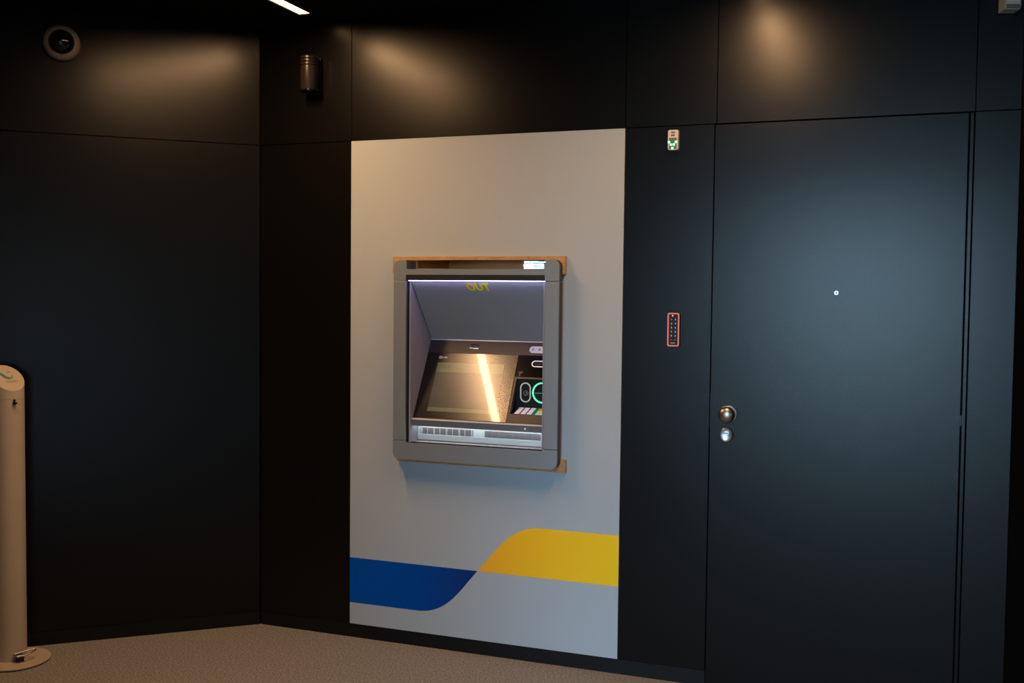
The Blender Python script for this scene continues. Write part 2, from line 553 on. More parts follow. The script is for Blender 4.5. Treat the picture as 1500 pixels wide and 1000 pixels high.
# left wall
mb = MB()
LL = 2.6
mb.prism([(-0.4, 0), (LL, 0), (LL, CEIL), (-0.4, CEIL)], lambda a, b_, d: leftmap(a, b_, -d), PT, 0.3)
wl = tag(mb.build('wall_left', 'black_backing'), kind='structure')
for z0, z1 in ((SKIRT, SEAM), (SEAM, CEIL)):
    g = 0.0012
    MB().prism([(0.004, z0 + g), (LL, z0 + g), (LL, z1 - g), (0.004, z1 - g)], lambda a, b_, d: leftmap(a, b_, -d),
               0, PT - 0.0002, bev=0.0007, segs=1).build('wall_panel', 'black_laminate', wl)
bl = MB().prism([(0.004, 0), (LL, 0), (LL, SKIRT), (0.004, SKIRT)], lambda a, b_, d: leftmap(a, b_, -d), 0.002, PT - 0.0002).build(
    'baseboard_left', 'black_skirting')
tag(bl, kind='structure')

# right wall: turns towards the room beyond the door
RDX, RDY = 0.35, -0.9367


def rightmap(s, z, d):
    return (RC + s * RDX - d * 0.9367, 0.0 + s * RDY - d * 0.35, z)


mb = MB().prism([(-0.02, 0), (4.05, 0), (4.05, CEIL), (-0.02, CEIL)], lambda a, b_, d: rightmap(a, b_, -d), 0, 0.2)
tag(mb.build('wall_right', 'black_laminate'), kind='structure')
ex, ey = RC + 4.0 * RDX, 4.0 * RDY
# lobby behind the viewer
mb = MB().box(ex, ex + 0.2, -12.2, ey + 0.1, 0, CEIL)
tag(mb.build('wall_lobby', 'plaster'), kind='structure')
lx, ly = LL * DLX, LL * DLY
mb = MB().box(lx - 0.2, lx, -4.3, ly + 0.15, 0, CEIL)
tag(mb.build('wall_side', 'wall_wood'), kind='structure')
mb = MB().box(lx - 0.2, 1.30, -4.35, -4.2, 0, CEIL)  # added unseen partition, its end set to keep daylight off the left side
tag(mb.build('wall_daylight_block', 'plaster_light'), kind='structure')
mb = MB().box(0.75, 0.90, -12.2, -4.35, 0, CEIL)
tag(mb.build('wall_corridor', 'plaster'), kind='structure')
mb = MB()
mb.box(0.75, WIN_X0, WIN_Y - 0.1, WIN_Y + 0.1, 0, CEIL)
mb.box(WIN_X1, ex + 0.2, WIN_Y - 0.1, WIN_Y + 0.1, 0, CEIL)
mb.box(WIN_X0, WIN_X1, WIN_Y - 0.1, WIN_Y + 0.1, WIN_Z1, CEIL)
tag(mb.build('wall_front', 'plaster'), kind='structure')
win = MB()
win.box(WIN_X0, WIN_X1, WIN_Y - 0.03, WIN_Y + 0.03, 0, 0.06)
win.box(WIN_X0, WIN_X1, WIN_Y - 0.03, WIN_Y + 0.03, WIN_Z1 - 0.06, WIN_Z1)
nb = 3
for i in range(nb + 1):
    xm = WIN_X0 + 0.03 + (WIN_X1 - WIN_X0 - 0.06) * i / nb
    win.box(xm - 0.03, xm + 0.03, WIN_Y - 0.03, WIN_Y + 0.03, 0.06, WIN_Z1 - 0.06)
wo = tag(win.build('window_1', 'frame_grey'), kind='structure')
for i in range(nb):
    xa = WIN_X0 + 0.03 + (WIN_X1 - WIN_X0 - 0.06) * i / nb + 0.03
    xb = WIN_X0 + 0.03 + (WIN_X1 - WIN_X0 - 0.06) * (i + 1) / nb - 0.03
    MB().box(xa, xb, WIN_Y - 0.004, WIN_Y + 0.004, 0.06, WIN_Z1 - 0.06).build('pane', 'pane_glass', wo)
rl = MB()
for k in range(4):
    xm = SKY_X0 + 0.02 + (SKY_X1 - SKY_X0 - 0.04) * k / 3
    rl.box(xm - 0.02, xm + 0.02, SKY_Y0, SKY_Y1, CEIL + 0.40, CEIL + 0.45)
tag(rl.build('window_added', 'frame_grey'), kind='structure')  # bars of the added rooflight
# outdoors, mirrored in the cash machine
tag(MB().box(-30, 36, -17, -12.41, -0.25, -0.05).build('pavement', 'pale_paving'), kind='structure')
mb = MB().box(-30, 36, -70, -17.01, -0.25, -0.05)
mb.prism([(-16, -0.1), (-26, 2.6), (-40, 3.4), (-40, -0.1)], lambda a, b_, d: (d, a, b_), 4.6, 30)      # grassy bank to one side
tag(mb.build('ground', 'lawn'), kind='structure')

# ------------------------------------------------------------------ door
mb = MB().prism([(DL, 0.004), (DR, 0.004), (DR, SEAM - 0.0035), (DL, SEAM - 0.0035)], front(0.0), 0, PT - 0.0005, bev=0.0008, segs=1)
door = tag(mb.build('door_1', 'black_laminate'), kind='structure')
OUT = Matrix.Rotation(math.radians(90), 4, 'X')        # local +z -> world -y


def out_at(x, y, z):
    return Matrix.Translation((x, y, z)) @ OUT


KX, KZ = 2.026, 1.034
kn = MB().lathe([(0.0, 0.018), (0.013, 0.018), (0.013, 0.026), (0.018, 0.031), (0.026, 0.037), (0.0298, 0.046), (0.0290, 0.054),
                 (0.024, 0.061), (0.015, 0.0655), (0.0, 0.067)], out_at(KX, 0, KZ)).build('door_knob', 'brass_dark', door, True)
MB().lathe([(0.0, 0.0), (0.0315, 0.0), (0.0315, 0.006), (0.030, 0.008), (0.013, 0.0085), (0.013, 0.02), (0, 0.02)],
           out_at(KX, 0, KZ)).build('knob_rose', 'brass_dark', kn, True)
ES = Matrix.Translation((2.022, 0, 0.9565)) @ Matrix.Diagonal((0.92, 1, 1.03, 1)) @ OUT
lk = MB().lathe([(0, 0), (0.0275, 0), (0.0275, 0.006), (0.0262, 0.0095), (0.0235, 0.0115), (0.0200, 0.0105), (0.0175, 0.0095),
                 (0, 0.0095)], ES).build('lock_plate', 'chrome', door, True)
MB().lathe([(0, 0.009), (0.0095, 0.009), (0.0095, 0.013), (0.0085, 0.014), (0, 0.014)], out_at(2.022, 0, 0.9625)).build(
    'lock_cylinder', 'chrome', lk, True)
MB().box(2.0155, 2.0285, -0.0146, -0.0139, 0.9612, 0.9640).build('keyhole', 'lens_black', lk)
ph = MB().lathe([(0.0045, 0.0), (0.0078, 0.0), (0.0078, 0.0025), (0.0066, 0.0042), (0.0042, 0.0042), (0.0036, 0.001)],
                out_at(2.397, 0, 1.4835), 24).build('peephole', 'chrome', door, True)
MB().lathe([(0, 0.0005), (0.0042, 0.0005), (0.0036, 0.0018), (0, 0.0022)], out_at(2.397, 0, 1.4835), 16).build('lens', 'lens_black', ph, True)
MB().box(DL - 0.0018, DL - 0.0004, 0.005, 0.010, 0.984, 1.104).build('strike_plate', 'spot_black', door)
MB().box(DR + 0.0006, DR + 0.0040, 0.005, 0.010, 1.030, 1.066).build('hinge', 'spot_black', door)

# ------------------------------------------------------------------ white printed panel
pr = thing('graphic_panel', ((UL + UR) / 2, 0, SKIRT), 'tall white wall panel printed with a blue and yellow wave around the cash machine',
           'wall panel')
g = 0.0008
mb = MB()
fm = front(-0.0015)
outer = [(UL + g, SKIRT + g), (UR - g, SKIRT + g), (UR - g, SEAM - g), (UL + g, SEAM - g)]
inner = [(HX0, HZ0), (HX1, HZ0), (HX1, HZ1), (HX0, HZ1)]
mb.ring(outer, inner, fm, 0, PT + 0.001)
mb.build('board', 'white_board', pr)
ZM, ZT, ZB = 0.3435, 0.5415, 0.1505
XM = 1.031


def bez(p0, p1, p2, p3, n=24):
    return [tuple((1 - t) ** 3 * p0[k] + 3 * (1 - t) ** 2 * t * p1[k] + 3 * (1 - t) * t * t * p2[k] + t ** 3 * p3[k] for k in (0, 1))
            for t in [i / n for i in range(n + 1)]]


cy_ = bez((XM, ZM), (1.105, 0.425), (1.170, 0.5415), (1.300, ZT))
yel = cy_ + [(UR - g, ZT), (UR - g, ZM)]
cb_ = bez((XM, ZM), (0.957, 0.262), (0.900, 0.1505), (0.765, ZB))
blu = cb_ + [(UL + g, ZB), (UL + g, ZM)]


def flat_print(pts, name, material, parent, y, t=0.0003):
    return MB().prism(pts, front(y), 0, t).build(name, material, parent)


# prints keep the object axes on the world axes, so their colour run is read along x
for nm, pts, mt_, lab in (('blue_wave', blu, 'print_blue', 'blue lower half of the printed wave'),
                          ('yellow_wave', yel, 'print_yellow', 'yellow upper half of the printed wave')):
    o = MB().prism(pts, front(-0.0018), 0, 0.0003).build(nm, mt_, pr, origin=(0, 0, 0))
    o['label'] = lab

# ------------------------------------------------------------------ wooden mounting frame behind the machine
wf = thing('mounting_frame', (1.03, 0, 0.77), 'raw wooden mounting frame peeping out behind the grey cash machine surround', 'wood frame')
WY = -0.0017
MB().box(0.6515, 1.394, -0.0215, WY, 1.546, 1.6165, 0.001).build('top_board', 'raw_wood', wf)
MB().box(0.672, 1.375, -0.0195, WY, 0.7735, 0.830, 0.001).build('bottom_board', 'raw_wood', wf)
MB().box(0.684, 0.72, -0.0195, WY, 0.8305, 1.5455, 0.001).build('side_board', 'raw_wood', wf)
MB().box(1.3755, 1.396, -0.0195, WY, 0.772, 0.823, 0.001).build('corner_block', 'raw_wood', wf)
MB().box(1.3965, 1.4045, -0.0225, WY, 0.772, 0.822, 0.001).build('corner_block', 'raw_wood', wf)
MB().prism([(1.3755, 1.533), (1.3885, 1.5455), (1.3755, 1.5455)], front(-0.0195), 0, 0.0178).build('corner_wedge', 'black_plastic', wf)

# ------------------------------------------------------------------ cash machine
atm = thing('cash_machine', (1.03, 0, 0.789), 'grey wall-mounted cash machine with sloping screen and lit keypad in a white panel', 'cash machine')
BX0, BX1, BZ0, BZ1 = 0.6775, 1.3835, 0.7895, 1.6015
OX0, OX1, OZ0, OZ1 = 0.7320, 1.3265, 0.8585, 1.5435
YB, YF = -0.022, -0.065
RB = 0.026


def arc(cx_, cz_, r, a0, a1, n=8):
    return [(cx_ + r * math.cos(math.radians(a0 + (a1 - a0) * k / n)), cz_ + r * math.sin(math.radians(a0 + (a1 - a0) * k / n)))
            for k in range(n + 1)]


SG = 0.0008
top_pts = ([(BX0, 1.5175 + SG)] + [(OX0, 1.5175 + SG), (OX0, OZ1), (OX1, OZ1), (OX1, 1.5175 + SG), (BX1, 1.5175 + SG)]
           + arc(BX1 - RB, BZ1 - RB, RB, 0, 90) + [(OX1, BZ1), (OX1, 1.5635), (OX0, 1.5635), (OX0, BZ1)]
           + arc(BX0 + RB, BZ1 - RB, RB, 90, 180))
bot_pts = ([(BX0, 0.8665 - SG)] + arc(BX0 + RB, BZ0 + RB, RB, 180, 270) + arc(BX1 - RB, BZ0 + RB, RB, 270, 360)
           + [(BX1, 0.8665 - SG), (OX1, 0.8665 - SG), (OX1, OZ0), (OX0, OZ0), (OX0, 0.8665 - SG)])
fz = front(YF)
# painted face shells in front, darker moulded edge behind them
for nm, pts in (('bezel_top', top_pts), ('bezel_bottom', bot_pts)):
    bz = MB().prism(pts, fz, 0, 0.010, bev=0.0016).build(nm, 'bezel_grey', atm)
    MB().prism(pts, fz, 0.0101, -YF + YB).build('bezel_edge', 'bezel_edge', bz)
for x0, x1 in ((BX0, OX0), (OX1, BX1)):
    sp_ = [(x0, 0.8665 + SG), (x1, 0.8665 + SG), (x1, 1.5175 - SG), (x0, 1.5175 - SG)]
    bz = MB().prism(sp_, fz, 0, 0.010, bev=0.0016).build('bezel_side', 'bezel_grey', atm)
    MB().prism(sp_, fz, 0.0101, -YF + YB).build('bezel_edge', 'bezel_edge', bz)

# convex rear-view mirror in the top of the surround
bm = bmesh.new()
NX, NZ = 48, 6
X0, X1, Z0, Z1 = OX0 + 0.001, OX1 - 0.001, 1.5642, 1.6008
grid = []
for i in range(NX + 1):
    colv = []
    for k in range(NZ + 1):
        a = 2 * i / NX - 1
        c = 2 * k / NZ - 1
        yy = -0.0240 - 0.0390 * (1 - a * a) - 0.0009 * (1 - c * c)
        colv.append(bm.verts.new((X0 + (X1 - X0) * i / NX, yy, Z0 + (Z1 - Z0) * k / NZ)))
    grid.append(colv)
for i in range(NX):
    for k in range(NZ):
        bm.faces.new((grid[i][k], grid[i + 1][k], grid[i + 1][k + 1], grid[i][k + 1]))
me = bpy.data.meshes.new('mirror')
bm.to_mesh(me)
bm.free()
mir = link_mesh('mirror', me, 'mirror', atm, True)
mir['label'] = 'narrow convex mirror along the top of the surround'
MB().box(OX0 + 0.0005, OX1 - 0.0005, -0.0235, YB, 1.5638, 1.6012).build('mirror_back', 'hood_dark', atm)

# hood: profile points in (y, z)
SX0, SX1 = 0.745, 1.3135
PA, PB_, PC = (-0.043, 1.5145), (0.157, 1.2735), (-0.020, 0.958)


def plane_map(p0, p1):
    """a = x, b = distance from p0 towards p1, d = depth behind the surface"""
    dy, dz = p1[0] - p0[0], p1[1] - p0[1]
    L = math.hypot(dy, dz)
    dy, dz = dy / L, dz / L
    ny, nz = -dz, dy          # for a downward run this points into the wall
    return (lambda a, b_, d: (a, p0[0] + dy * b_ + ny * d, p0[1] + dz * b_ + nz * d)), L


upm, UPL = plane_map(PA, PB_)
sm, SL = plane_map(PB_, PC)


def slab(fm_, x0, x1, b0, b1, d0, d1, bev=0.0):
    return MB().prism([(x0, b0), (x1, b0), (x1, b1), (x0, b1)], fm_, d0, d1, bev)


hp = slab(upm, SX0 + 0.003, SX1 - 0.003, 0, UPL - 0.001, 0, 0.004).build('hood_panel', 'hood_grey', atm)
# OUT lettering, leaning backwards
def out_map(x0, b0):
    return lambda a, b_, d: upm(x0 + a, b0 - b_, -0.0006 + d)


lm = out_map(0.9830, 0.0455)
SHR = -0.22


def sh_pts(pts, x0):
    return [(x0 + a + SHR * (b_ - 0.0195), b_) for a, b_ in pts]


def ellipse(cx_, cz_, rx, rz, n=28):
    return [(cx_ + rx * math.cos(2 * math.pi * k / n), cz_ + rz * math.sin(2 * math.pi * k / n)) for k in range(n)]


MB().ring(sh_pts(ellipse(0.0185, 0.0195, 0.0185, 0.0195), 0.0), sh_pts(ellipse(0.0185, 0.0195, 0.0095, 0.0110), 0.0), lm, 0, 0.0005).build(
    'sticker_letter', 'sticker_run', hp, origin=(0, 0, 0))
u_out = [(0.0, 0.039), (0.0, 0.0150)] + arc(0.0150, 0.0150, 0.0150, 190, 350, 10) + [(0.0300, 0.0150), (0.0300, 0.039)]
u_in = [(0.0215, 0.039), (0.0215, 0.0150)] + arc(0.0150, 0.0150, 0.0065, 350, 190, 10) + [(0.0085, 0.0150), (0.0085, 0.039)]
MB().prism(sh_pts(u_out + u_in, 0.0395), lm, 0, 0.0005).build('sticker_letter', 'sticker_run', hp, origin=(0, 0, 0))
MB().prism(sh_pts([(0, 0.039), (0, 0.0305), (0.0095, 0.0305), (0.0095, 0), (0.0185, 0), (0.0185, 0.0305), (0.0280, 0.0305), (0.0280, 0.039)], 0.0720), lm, 0, 0.0005).build(
    'sticker_letter', 'sticker_run', hp, origin=(0, 0, 0))

# side cheeks
side_prof = [(YB - 0.0005, 1.5145), (PA[0], PA[1]), (PB_[0] + 0.004, PB_[1]), (PC[0] + 0.004, PC[1]), (-0.016, 0.923),
             (0.034, 0.9145), (0.034, OZ0 - 0.002), (YB - 0.004, OZ0 - 0.002)]
cheek = [(PA[0] - 0.0005, 1.5175), (0.012 + PA[0], 1.5175), (PB_[0] + 0.010, PB_[1]), (0.06, 1.0), (0.06, OZ0 - 0.004), (PA[0] - 0.0005, OZ0 - 0.004)]
for x0, x1 in ((SX0 - 0.006, SX0), (SX1, SX1 + 0.006)):
    MB().prism(cheek, lambda a, b_, d: (d, a, b_), x0, x1).build('side_cheek', 'side_grey', atm)
# dark return between surround and cheek
for x0, x1 in ((OX0, SX0), (SX1, OX1)):
    MB().box(x0 + 0.0005, x1 - 0.0005, -0.0430, -0.030, OZ0, 1.517).build('cheek_return', 'hood_dark', atm)
# header over the light line, light line itself
MB().box(OX0 + 0.0005, OX1 - 0.0005, -0.0630, -0.030, 1.5195, 1.5433).build('header', 'hood_dark', atm)
MB().box(OX0 + 0.012, OX1 - 0.002, -0.0625, -0.0545, 1.5174, 1.5193).build('light_line', 'led_violet', atm)

# sloping front: top strip, screen, right module
TS = slab(sm, SX0 + 0.001, SX1 - 0.001, 0.002, 0.0625, 0, 0.02).build('top_strip', 'fascia_brown', atm)
slab(sm, SX0 + 0.001, SX1 - 0.001, 0.0, 0.0035, -0.0015, 0.01).build('ridge_line', 'steel_bright', atm)
MB().prism(rrect(0.931, 0.971, 0.018, 0.041, 0.006), sm, -0.0012, 0.001).build('camera_window', 'gloss_black', TS)
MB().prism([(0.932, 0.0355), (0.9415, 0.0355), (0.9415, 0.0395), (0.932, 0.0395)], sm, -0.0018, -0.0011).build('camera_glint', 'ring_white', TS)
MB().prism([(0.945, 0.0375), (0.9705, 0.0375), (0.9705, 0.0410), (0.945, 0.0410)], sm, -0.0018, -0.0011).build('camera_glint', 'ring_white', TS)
pill = MB().prism(rrect(1.196, 1.296, 0.0215, 0.0520, 0.0150, 8), sm, -0.002, 0.001).build('sticker_pill', 'pill_lilac', TS)
MB().prism(circ(1.212, 0.0365, 0.0050, 14), sm, -0.0024, -0.0019).build('pill_mark', 'ink_blue', pill)
MB().prism(circ(1.239, 0.0365, 0.0050, 14), sm, -0.0024, -0.0019).build('pill_mark', 'ink_red', pill)

scr = slab(sm, SX0 + 0.001, 1.153, 0.064, SL - 0.001, 0, 0.02).build('screen', 'screen_glass', atm)
D0, D1, E0, E1 = 0.8015, 1.1005, 0.1085, 0.3300
slab(sm, D0, D1, 0.1535, 0.3115, -0.0003, 0.0005).build('display', 'display_dim', scr)
slab(sm, D0, D1, E0, 0.1530, -0.0003, 0.0005).build('display_header', 'display_band', scr)
slab(sm, D0, D1, 0.3120, E1, -0.0003, 0.0005).build('display_footer', 'display_band', scr)


def scr_text(x0, b0, lift=0.0008):
    return lambda a, b_, d: sm(x0 + a, b0 - b_, -lift + d)


lettering('display_text', 'CASH', 0.0165, scr_text(0.822, 0.1325), 'display_ink', scr)
lettering('logo', 'NCR', 0.0085, scr_text(0.8215, 0.0875), 'print_white', scr, bold=0.0003)
for k, xc in enumerate((0.8065, 0.8130)):
    MB().ring(circ(xc, 0.0845, 0.0055, 20), circ(xc, 0.0845, 0.0038, 20), sm, -0.0006, 0.0002).build('logo_ring', 'print_white', scr)

# right module: upper half with card slot, lower half a deep tray with reader, ring and keys
RMX0 = 1.155
ub = slab(sm, RMX0, SX1 - 0.001, 0.064, 0.1605, 0.002, 0.02).build('slot_panel', 'gloss_black', atm)
MB().ring(rrect(1.216, 1.300, 0.0855, 0.1140, 0.0140, 8), rrect(1.2200, 1.296, 0.0893, 0.1102, 0.0104, 8), sm, -0.0005, 0.003).build(
    'receipt_slot_ring', 'ring_white', ub)
MB().prism(rrect(1.228, 1.290, 0.0965, 0.1030, 0.0030, 4), sm, 0.0008, 0.003).build('receipt_slot', 'hood_dark', ub)
fr = MB().ring([(RMX0, 0.1610), (SX1 - 0.001, 0.1610), (SX1 - 0.001, SL - 0.001), (RMX0, SL - 0.001)],
               [(1.1640, 0.1690), (SX1 - 0.003, 0.1690), (SX1 - 0.003, 0.3235), (1.1640, 0.3235)], sm, 0.0, 0.02).build(
    'tray_frame', 'fascia_brown', atm)
ta, tb = sm(0, 0.1690, 0.004), sm(0, 0.3235, 0.004)
VY = 0.0780
MB().box(1.160, SX1 - 0.002, VY, VY + 0.004, 0.990, ta[2] + 0.006).build('tray_back', 'module_black', atm)
MB().prism([(VY, ta[2] + 0.006), (ta[1] - 0.01, ta[2] - 0.012), (tb[1], tb[2] - 0.004), (VY, tb[2] - 0.004)],
           lambda a, b_, d: (d, a, b_), 1.1595, 1.1620).build('tray_side', 'module_black', atm)
fv = front(VY)
cr = MB().ring(rrect(1.1795, 1.2245, 1.0315, 1.1115, 0.0222, 10), rrect(1.1838, 1.2202, 1.0358, 1.1072, 0.0180, 10), fv, -0.003, 0.001).build(
    'contactless_reader', 'ring_grey', atm)
MB().ring(circ(1.2035, 1.0690, 0.0105, 20), circ(1.2035, 1.0690, 0.0088, 20), fv, -0.0015, 0.0005).build('reader_mark', 'print_grey', cr)
for k in range(3):
    r_ = 0.0028 + 0.0020 * k
    o_ = [(1.2005 + (r_ + 0.0006) * math.cos(a), 1.0690 + (r_ + 0.0006) * math.sin(a)) for a in [math.radians(-45 + 9 * i) for i in range(11)]]
    i_ = [(1.2005 + (r_ - 0.0004) * math.cos(a), 1.0690 + (r_ - 0.0004) * math.sin(a)) for a in [math.radians(45 - 9 * i) for i in range(11)]]
    MB().prism(o_ + i_, fv, -0.0015, 0.0005).build('reader_wave', 'print_grey', cr)
gr = MB().ring(circ(1.2735, 1.0725, 0.0420, 48), circ(1.2735, 1.0725, 0.0368, 48), fv, -0.004, 0.001).build('card_slot_ring', 'lit_green', atm)
MB().box(1.242, 1.305, VY - 0.002, VY + 0.0005, 1.0690, 1.0722).build('card_slot', 'dim_green', gr)
kpm, KL = plane_map((0.0765, 1.0100), (0.0060, 0.9900))


def kmap(a, b_, d):
    x_, y_, z_ = kpm(a, b_, 0)
    return (x_, y_, z_ - d)


pad = MB().prism([(1.172, 0.0), (1.2575, 0.0), (1.2575, KL), (1.172, KL)], kmap, 0.0, 0.006).build('keypad', 'key_plate', atm)
MB().prism([(1.2578, 0.0), (1.310, 0.0), (1.310, KL), (1.2578, KL)], kmap, 0.0, 0.006).build('keypad_side', 'key_plate_green', pad)
for rr in range(4):
    for cc in range(3):
        x0, b0 = 1.1785 + 0.0262 * cc, 0.004 + 0.0175 * rr
        MB().prism(rrect(x0, x0 + 0.0200, b0, b0 + 0.0118, 0.002, 2), kmap, -0.0015, 0.0, bev=0.0006, segs=1).build('key', 'key_silver', pad)
for rr, mt_ in enumerate(('key_orange', 'key_yellow', 'key_mint')):
    b0 = 0.008 + 0.0225 * rr
    MB().prism(rrect(1.266, 1.300, b0, b0 + 0.0165, 0.002, 2), kmap, -0.0015, 0.0, bev=0.0006, segs=1).build('key', mt_, pad)
# small clip-like emblem above the tray
MB().prism([(1.165, 0.137), (1.183, 0.134), (1.186, 0.140), (1.176, 0.146), (1.175, 0.157), (1.170, 0.157), (1.170, 0.146)], sm, 0.0012, 0.003).build(
    'slot_hint', 'fascia_brown', ub)

# lower lip, bright edge and deposit slots
MB().prism([(-0.0215, 0.9575), (-0.0310, 0.9520), (-0.0300, 0.9480), (-0.0165, 0.9235), (-0.0100, 0.9240), (0.0300, 0.9240), (0.0300, 0.9500)],
           lambda a, b_, d: (d, a, b_), SX0 + 0.001, SX1 - 0.001).build('lower_lip', 'lip_grey', atm)
MB().box(SX0 + 0.001, SX1 - 0.001, -0.0330, -0.0275, 0.9505, 0.9550, 0.0008).build('lip_edge', 'steel_bright', atm)
lipm, _l = plane_map((-0.0300, 0.9480), (-0.0165, 0.9235))
for k, (x0, w_) in enumerate(((1.200, 0.0015), (1.206, 0.007), (1.219, 0.006), (1.2460, 0.008))):
    MB().prism([(x0, 0.006), (x0 + w_, 0.006), (x0 + w_, 0.013), (x0, 0.013)], lipm, -0.0006, 0.0005).build('lip_icon', 'print_grey', atm)
MB().prism(circ(1.2375, 0.0120, 0.0042, 16), lipm, -0.0012, 0.0005).build('jack_light', 'ring_white', atm)
MB().prism([(1.172, 0.0205), (1.248, 0.0205), (1.248, 0.0220), (1.172, 0.0220)], lipm, -0.0006, 0.0005).build('lip_icon', 'print_grey', atm)
MB().box(SX0 + 0.001, SX1 - 0.001, 0.0300, 0.036, 0.8600, 0.9238).build('slot_face', 'steel_strip', atm)
MB().box(SX0 + 0.001, SX1 - 0.001, 0.0240, 0.0302, 0.8625, 0.8850, 0.001).build('slot_apron', 'steel_strip', atm)
for x0, x1 in ((0.7585, 0.9950), (1.0450, 1.2860)):
    sh = MB().box(x0, x1, 0.0285, 0.0302, 0.8862, 0.9125).build('slot_shutter', 'steel_shutter', atm)
    n = 8
    for i in range(n + 1):
        for dx in ((0,) if i % 2 else (0, 0.0045)):
            xx = x0 + 0.003 + (x1 - x0 - 0.012) * i / n + dx
            MB().box(xx, xx + 0.0014, 0.0270, 0.0288, 0.8866, 0.9120).build('shutter_rib', 'lip_grey' if x0 > 1 else 'steel_bright', sh)
MB().box(SX0 + 0.006, SX1 - 0.006, 0.0040, 0.0120, 0.9208, 0.9236).build('slot_light', 'slot_glow', atm)
MB().box(OX0 + 0.0005, OX1 - 0.0005, -0.050, 0.040, OZ0 - 0.004, OZ0).build('sill', 'side_grey', atm)

# ------------------------------------------------------------------ ceiling light lines
labels = ['recessed warm light line in the black ceiling ending near the dark wall corner',
          'recessed warm light line in the black ceiling before the door']
for (sx, ya, yb), lab, watt in zip(STRIPS, labels, STRIP_WATT):
    st = thing('linear_light', (sx, (ya + yb) / 2, CEIL), lab, 'ceiling light', 'ceiling light lines')
    MB().box(sx - 0.0250, sx + 0.0250, yb + 0.004, ya - 0.004, CEIL + 0.002, CEIL + 0.006).build('diffuser', 'strip_diffuser', st)
    hs = MB()
    hs.box(sx - SW + 0.0005, sx - 0.0255, yb + 0.001, ya - 0.001, CEIL - 0.001, CEIL + 0.06)
    hs.box(sx + 0.0255, sx + SW - 0.0005, yb + 0.001, ya - 0.001, CEIL - 0.001, CEIL + 0.06)
    hs.box(sx - 0.0252, sx + 0.0252, yb + 0.001, ya - 0.001, CEIL + 0.05, CEIL + 0.06)
    hs.build('housing', 'strip_housing', st)
    ld = bpy.data.lights.new('strip_lamp', 'AREA')
    ld.shape = 'RECTANGLE'
    ld.size = 0.048
    ld.size_y = 0.94
    ld.energy = watt
    ld.color = STRIP_COL
    ld.spread = math.radians(STRIP_SPREAD)
    lo_ = bpy.data.objects.new('strip_lamp', ld)
    lo_.location = (0, -0.93 - (ya + yb) / 2, 0.0010)      # lamp held back from the wall end, shaped to lower the hot spots
    COL.objects.link(lo_)
    lo_.parent = st

# ------------------------------------------------------------------ access reader with green lights
rd = thing('access_reader', (1.805, 0, 2.009), 'small white wall reader with five green lights in a V above the keypad', 'card reader')
RX0, RX1, RZ0, RZ1 = 1.7870, 1.8250, 2.0085, 2.0815
MB().prism(rrect(RX0, RX1, RZ0, RZ1, 0.004), front(-0.022), 0, 0.0218, bev=0.003).build('case', 'device_white', rd)
fr_ = front(-0.0224)
MB().prism(rrect(RX0 + 0.0035, RX1 - 0.0045, RZ0 + 0.003, RZ0 + 0.044, 0.001, 2), fr_, 0, 0.0008).build('window', 'device_window', rd)
for fx, fz_ in ((0.10, 0.39), (0.84, 0.395), (0.31, 0.26), (0.62, 0.265), (0.47, 0.085)):
    xx, zz = RX0 + 0.001 + fx * (RX1 - RX0 - 0.003), RZ0 + fz_ * (RZ1 - RZ0)
    MB().prism(circ(xx, zz, 0.0042, 14), front(-0.0232), 0, 0.001).build('light', 'led_green', rd)
MB().prism(rrect(RX0 + 0.0115, RX0 + 0.0265, RZ1 - 0.0105, RZ1 - 0.0065, 0.0005, 2), fr_, 0, 0.0006).build('print', 'ink_navy', rd)
MB().prism(rrect(RX0 + 0.0115, RX0 + 0.0265, RZ1 - 0.0175, RZ1 - 0.0110, 0.0005, 2), fr_, 0, 0.0006).build('print', 'ink_violet', rd)
MB().prism(rrect(RX0 + 0.0115, RX0 + 0.0255, RZ1 - 0.0225, RZ1 - 0.0180, 0.0005, 2), fr_, 0, 0.0006).build('print', 'ink_navy', rd)

# ------------------------------------------------------------------ code keypad
kp = thing('code_keypad', (1.815, 0, 1.277), 'slim black code keypad with a glowing red rim beside the door', 'keypad')
KX0, KX1, KZ0, KZ1 = 1.7960, 1.8420, 1.2775, 1.4045
MB().prism(rrect(KX0, KX1, KZ0, KZ1, 0.008), front(-0.020), 0, 0.0198, bev=0.0015).build('case', 'keypad_black', kp)
fk = front(-0.0205)
MB().ring(rrect(KX0 + 0.0006, KX1 - 0.0006, KZ0 + 0.0006, KZ1 - 0.0006, 0.0076), rrect(KX0 + 0.0046, KX1 - 0.0046, KZ0 + 0.0050, KZ1 - 0.0050, 0.0045),
          fk, -0.0006, 0.001).build('rim', 'keypad_frame', kp)
MB().ring(rrect(KX0 + 0.0047, KX1 - 0.0047, KZ0 + 0.0051, KZ1 - 0.0051, 0.0045), rrect(KX0 + 0.0064, KX1 - 0.0064, KZ0 + 0.0064, KZ1 - 0.0064, 0.003),
          fk, -0.0001, 0.001).build('rim_glow', 'red_glow', kp)
MB().prism(circ(KX0 + 0.0200, KZ1 - 0.0115, 0.0028, 12), fk, -0.0006, 0.001).build('indicator', 'red_led', kp)
keys = (('1', '2'), ('3', '4'), ('5', '6'), ('7', '8'), ('9', '0'))
for i, row in enumerate(keys):
    for j, ch in enumerate(row):
        zz = KZ1 - 0.0285 - 0.0153 * i
        lettering('digit', ch, 0.0085, (lambda x0, z0: (lambda a, b_, d: (x0 + a, -0.0208 + d, z0 + b_)))(KX0 + 0.0160 + 0.0148 * j, zz),
                  'digit_grey', kp, align='CENTER', bold=0.0002)
